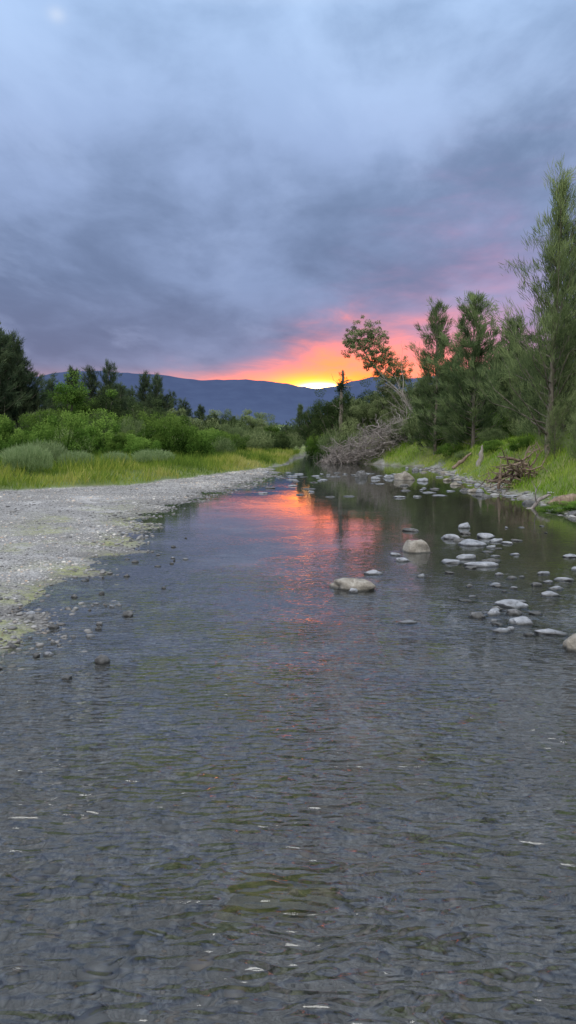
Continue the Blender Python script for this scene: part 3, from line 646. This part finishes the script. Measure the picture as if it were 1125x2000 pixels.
obj('tree_stump', mb.mesh('tree_stump', B_brown, True), None, (7.1, 23.0, float(height(7.1, 23))), label='uprooted stump with tangled roots at the shore', category='tree stump')

# ------------------------------------------------------------------ grass
def grass(n, xr_, yr_, mask, hmin, hmax, w, tintf, name, mat, lab):
    X = R.uniform(*xr_, n); Y = yr_[0]+(yr_[1]-yr_[0])*R.uniform(0, 1, n)**1.3
    k = mask(X, Y); X, Y = X[k], Y[k]; n = len(X)
    pa = .5+.6*fbm(X, Y, .9, 61)
    L = (hmin+(hmax-hmin)*np.clip(pa, 0, 1))*R.uniform(.5, 1.2, n)
    P = np.stack([X, Y, height(X, Y)-.02], 1)
    D = np.stack([R.normal(0, .4, n)+.1, R.normal(0, .4, n), np.ones(n)], 1)
    V, F = strips(P, D, L, w*np.interp(Y, [15, 50], [.8, 1.6]))
    obj(name, mk_mesh(name, V, F, mat, np.repeat(np.clip(tintf(X, Y)+R.normal(0, .16, n), 0, 1), 4)), kind='stuff', label=lab, category='grass')
grass(200000, (-26, 1.2), (15, 75), lambda x, y: (gmask(x, y) > R.uniform(.1, .9, len(x))) & (x < XL(y)-.2), .12, .68, .021,
      lambda x, y: .56+.5*fbm(x, y, .5, 71)-.3*ss(4, 12, y-GY(x)), 'tall_grass', L_grass, 'tall yellow green grass edging the gravel bar')
grass(160000, (2.5, 20), (13, 80), lambda x, y: (gmask(x, y) > R.uniform(.1, .9, len(x))) & (x > XR(y)+.1), .12, .45, .02,
      lambda x, y: .55+.5*fbm(x, y, .5, 72), 'bank_grass', L_grass2, 'bright green grass covering the sloping bank')

# ------------------------------------------------------------------ far wood, field, mountains
lf = MB()
for i in range(360):
    y = R.uniform(125, 330); x = R.uniform(-.5, .5)*y*1.1
    if -.06 < x/y < .0 and R.uniform() < .7: continue
    h = R.uniform(2.5, 6)*(1 if y < 220 else 1.25); z = float(height(x, y))
    for q in range(6):
        leafball(lf, np.array([x+R.normal(0, 1.6), y+R.normal(0, 1.5), z+h*R.uniform(.2, .8)]), R.uniform(1.0, 1.9), 75, .6, .3, R.uniform(.2, .6))
L_far = leafmat('far_wood_leaves', [(0, (.04, .06, .055)), (.5, (.075, .105, .08)), (1, (.12, .16, .1))], .2, 0)  # bluish tone: distance haze put into the leaf colour
obj('distant_wood', lf.mesh('distant_wood', L_far), kind='stuff', label='distant trees across the valley floor', category='wood')

mh, t = newmat('green_field')
co = t.n('ShaderNodeTexCoord').outputs['Object']
c = t.mix(t.mapr(t.noise(co, .02, 5, .6), .4, .6), (.16, .22, .09), (.22, .28, .12))
b = t.n('ShaderNodeBsdfDiffuse'); t.put(b.inputs[0], c); o_ = t.n('ShaderNodeOutputMaterial'); t.put(o_.inputs[0], b.outputs[0])
u = np.linspace(-1, 1, 60); v = np.linspace(-1, 1, 24); U, Vv = np.meshgrid(u, v)
Zh = 15*np.clip(1-U**2, 0, 1)**1.2*np.clip(1-Vv**2, 0, 1)*(1+.15*fbm(U, Vv, 3, 81))-1.5
ii = (np.arange(23)[:, None]*60+np.arange(59)[None]).ravel()
obj('hill', mk_mesh('hill', np.stack([-30+U*150, 620+Vv*160, Zh], -1).reshape(-1, 3), np.stack([ii, ii+1, ii+61, ii+60], 1), mh, None, True), kind='structure', label='low green pasture hill beyond the trees', category='hill')

mm, t = newmat('hazy_mountain_forest')
co = t.n('ShaderNodeTexCoord').outputs['Object']
sz = t.n('ShaderNodeSeparateXYZ'); t.put(sz.inputs[0], co)
n = t.noise(co, .012, 6, .6)
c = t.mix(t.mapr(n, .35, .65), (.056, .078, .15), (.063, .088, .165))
c = t.mix(t.mapr(sz.outputs[2], 0, 200, .45, 0), c, (.09, .122, .205))  # aerial haze painted into the bluish base colour, paler toward the foot
b = t.n('ShaderNodeBsdfDiffuse'); t.put(b.inputs[0], c); o_ = t.n('ShaderNodeOutputMaterial'); t.put(o_.inputs[0], b.outputs[0])
def mountain(y0, y1, y2, px_, pz_, seed, amp=.05):
    mx = np.linspace(-6000, 6000, 700); tt = np.concatenate([np.linspace(0, 1, 30), np.linspace(1.05, 1.6, 8)])
    MX, TT = np.meshgrid(mx, tt)
    rz = np.interp(MX, px_, pz_)+2.5*fbm(MX, 0*MX, .02, seed, 4)
    prof = np.where(TT < 1, .15*TT+.85*TT**1.3, 1-(TT-1)*1.4)
    Z = rz*prof+rz*amp*1.6*fbm(MX, TT*900, .003, seed+5, 3)*np.clip(TT*(1-TT)*4, 0, 1)*.6
    Yy = y0+(y1-y0)*TT
    nxm = 700; ii = (np.arange(len(tt)-1)[:, None]*nxm+np.arange(nxm-1)[None]).ravel()
    return mk_mesh('mountain', np.stack([MX, Yy, Z-4], -1).reshape(-1, 3), np.stack([ii, ii+1, ii+nxm+1, ii+nxm], 1), mm, None, True)
P1 = [-6000, -2600, -1700, -1330, -1217, -1100, -1000, -850, -757, -650, -563, -480, -394, -270, -151, -6, 60, 127, 236, 382, 576, 900, 1545, 3000, 6000]
Z1 = [150, 200, 215, 262, 294, 318, 328, 325, 320, 312, 305, 292, 284, 290, 286, 268, 258, 246, 262, 300, 292, 330, 400, 300, 200]
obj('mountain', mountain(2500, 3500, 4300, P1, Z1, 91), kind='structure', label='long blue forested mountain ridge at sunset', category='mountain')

# ------------------------------------------------------------------ world
w = bpy.data.worlds.new('World'); scene.world = w; w.use_nodes = True
t = NT(w.node_tree)
D = t.n('ShaderNodeTexCoord').outputs['Generated']
s3 = t.n('ShaderNodeSeparateXYZ'); t.put(s3.inputs[0], D)
dx_, dy_, dz_ = s3.outputs
az = t.m('ARCTAN2', dx_, dy_)
el = t.m('ARCSINE', dz_)
zz = t.m('MAXIMUM', t.m('ADD', dz_, .10), .04)
cb = t.n('ShaderNodeCombineXYZ'); t.put(cb.inputs[0], t.m('DIVIDE', dx_, zz)); t.put(cb.inputs[1], t.m('DIVIDE', dy_, zz))
P = cb.outputs[0]
ce = t.n('ShaderNodeCombineXYZ'); t.put(ce.inputs[0], az); t.put(ce.inputs[1], el)
Q = ce.outputs[0]
def gauss(v, s):
    q = t.m('DIVIDE', v, s); return t.m('EXPONENT', t.m('MULTIPLY', t.m('MULTIPLY', q, q), -1))
def blob(a0, e0, sa, se):
    return t.m('MULTIPLY', gauss(t.m('SUBTRACT', az, a0), sa), gauss(t.m('SUBTRACT', el, e0), se))
nA = t.noise(t.mapping(P, (1.0, .55, 1), (0, 0, -.45), (3.1, 1.7, 0)), .95, 6, .53, .4)
nB = t.noise(t.mapping(P, (1.2, .6, 1), (0, 0, -.5), (7.3, 4.2, 0)), 2.4, 6, .56, .3)
nC = t.noise(t.mapping(P, (1, .8, 1), (0, 0, 0), (1.3, 9.2, 0)), .45, 2, .5)
nD = t.noise(t.mapping(Q, (4, 9, 1), (0, 0, .35), (2.2, .7, 0)), 1.3, 6, .56, .3)
cl = t.m('ADD', t.m('ADD', t.m('MULTIPLY', nA, .42), t.m('MULTIPLY', nD, .27)), t.m('ADD', t.m('MULTIPLY', nB, .24), t.m('MULTIPLY', nC, .2)))
lights = t.m('ADD', t.m('MULTIPLY', blob(.07, .39, .10, .05), .11), t.m('MULTIPLY', blob(-.30, .42, .22, .14), .08))
cl = t.mapr(t.m('ADD', cl, lights), .45, .68)
darkc = t.ramp(dz_, [(0.0, (.2, .17, .29)), (.12, (.15, .17, .295)), (.2, (.148, .195, .335)), (.35, (.175, .25, .415)), (.48, (.23, .345, .56)), (.6, (.6, .68, .8)), (1, (1.1, 1.2, 1.35))])
lightc = t.ramp(dz_, [(0.0, (.28, .24, .36)), (.12, (.23, .265, .44)), (.2, (.27, .35, .57)), (.35, (.34, .455, .72)), (.48, (.43, .6, .9)), (.6, (.95, 1.08, 1.3)), (1, (1.5, 1.6, 1.75))])
sky = t.mix(cl, darkc, lightc)
wis = t.mapr(t.m('ADD', t.noise(t.mapping(P, (1.0, .5, 1), (0, 0, -.55), (11.4, 2.3, 0)), 1.6, 7, .56, .3), lights), .51, .70, 0, .5)
sky = t.mix(wis, sky, t.mix(1.0, lightc, (1.3, 1.26, 1.2), 'MULTIPLY'))
sky = t.mix(t.m('MULTIPLY', blob(-.287, .478, .010, .007), .35), sky, (.85, .9, .98))
# added fill: unseen sky behind the camera brightened to light foliage fronts
rear_fill = t.mapr(dy_, .2, -.6, 0, 1)
rear_fill = t.m('MULTIPLY', rear_fill, t.mapr(dz_, .05, .3, .2, 1))
sky = t.mix(t.m('MULTIPLY', rear_fill, .8), sky, (1.15, 1.18, 1.25))
# glow
st = t.noise(t.mapping(Q, (7, 24, 1), (0, 0, .55), (0, 0, 0)), 1.0, 6, .58, .3)
dzz = t.m('SUBTRACT', el, .066)
dzz = t.m('MULTIPLY', dzz, t.mapr(st, .3, .7, 1.55, .72, False))
hsc = t.m('ADD', .020, t.m('MULTIPLY', t.m('MINIMUM', t.m('MAXIMUM', t.m('ADD', az, .11), 0), .36), .22))
lil = t.m('MULTIPLY', gauss(dzz, t.m('MULTIPLY', hsc, 1.9)), gauss(t.m('SUBTRACT', az, .24), .24))
pk = t.m('MULTIPLY', gauss(dzz, t.m('MULTIPLY', hsc, 1.15)), gauss(t.m('SUBTRACT', az, .10), .18))
og = t.m('MULTIPLY', gauss(dzz, t.m('MULTIPLY', hsc, .74)), gauss(t.m('SUBTRACT', az, .035), .16))
og = t.m('MULTIPLY', og, t.mapr(st, .35, .6, .8, 1.15))
yl = t.m('MULTIPLY', gauss(t.m('SUBTRACT', el, .0705), .0042), gauss(t.m('SUBTRACT', az, .042), .02))
ye = t.m('MULTIPLY', gauss(t.m('SUBTRACT', el, .070), .013), gauss(t.m('SUBTRACT', az, .035), .055))
lowl = t.m('MULTIPLY', gauss(t.m('SUBTRACT', el, .074), .014), gauss(az, .5))
sky = t.mix(t.m('MULTIPLY', lowl, .75), sky, (.62, .33, .36))
sky = t.mix(t.m('MULTIPLY', lil, .6), sky, (.48, .32, .56))
sky = t.mix(t.m('MULTIPLY', pk, .8), sky, (.95, .32, .34))
sky = t.mix(t.m('MINIMUM', t.m('MULTIPLY', og, 1.2), 1.0), sky, (2.9, .48, .07))
sky = t.mix(t.m('MULTIPLY', ye, .55), sky, (8.0, 1.9, .12))
sky = t.mix(t.m('MINIMUM', t.m('MULTIPLY', yl, 1.6), 1.0), sky, (12.0, 8.0, 3.0))
sk = t.n('ShaderNodeTexSky', sky_type='NISHITA', sun_disc=False)
sk.sun_elevation = math.radians(48); sk.sun_rotation = math.radians(205)
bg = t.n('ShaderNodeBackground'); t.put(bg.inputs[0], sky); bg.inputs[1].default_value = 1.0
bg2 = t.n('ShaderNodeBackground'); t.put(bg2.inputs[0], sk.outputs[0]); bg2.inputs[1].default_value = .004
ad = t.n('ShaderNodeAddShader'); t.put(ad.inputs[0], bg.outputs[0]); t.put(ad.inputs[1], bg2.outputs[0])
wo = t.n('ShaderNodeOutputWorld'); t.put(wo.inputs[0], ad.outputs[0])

sl = bpy.data.lights.new('fill_light', 'SUN'); sl.energy = 1.4; sl.angle = math.radians(25); sl.color = (1, .95, .88)  # soft fill lamp added high behind the camera, opposite the sunset
so = bpy.data.objects.new('fill_light', sl); col.objects.link(so)
sa, se = math.radians(205), math.radians(48)
dirv = Vector((math.sin(sa)*math.cos(se), math.cos(sa)*math.cos(se), math.sin(se)))
so.rotation_euler = dirv.to_track_quat('Z', 'Y').to_euler()

cam = bpy.data.cameras.new('camera'); co_ = bpy.data.objects.new('camera', cam); col.objects.link(co_)
co_.location = (0, 0, 1.6); co_.rotation_euler = (math.radians(90-5.54), 0, 0)
cam.sensor_fit = 'VERTICAL'; cam.sensor_height = 36; cam.lens = 26; cam.clip_end = 20000; cam.clip_start = .05
scene.camera = co_
scene.view_settings.view_transform = 'Standard'; scene.view_settings.look = 'None'; scene.view_settings.exposure = 0
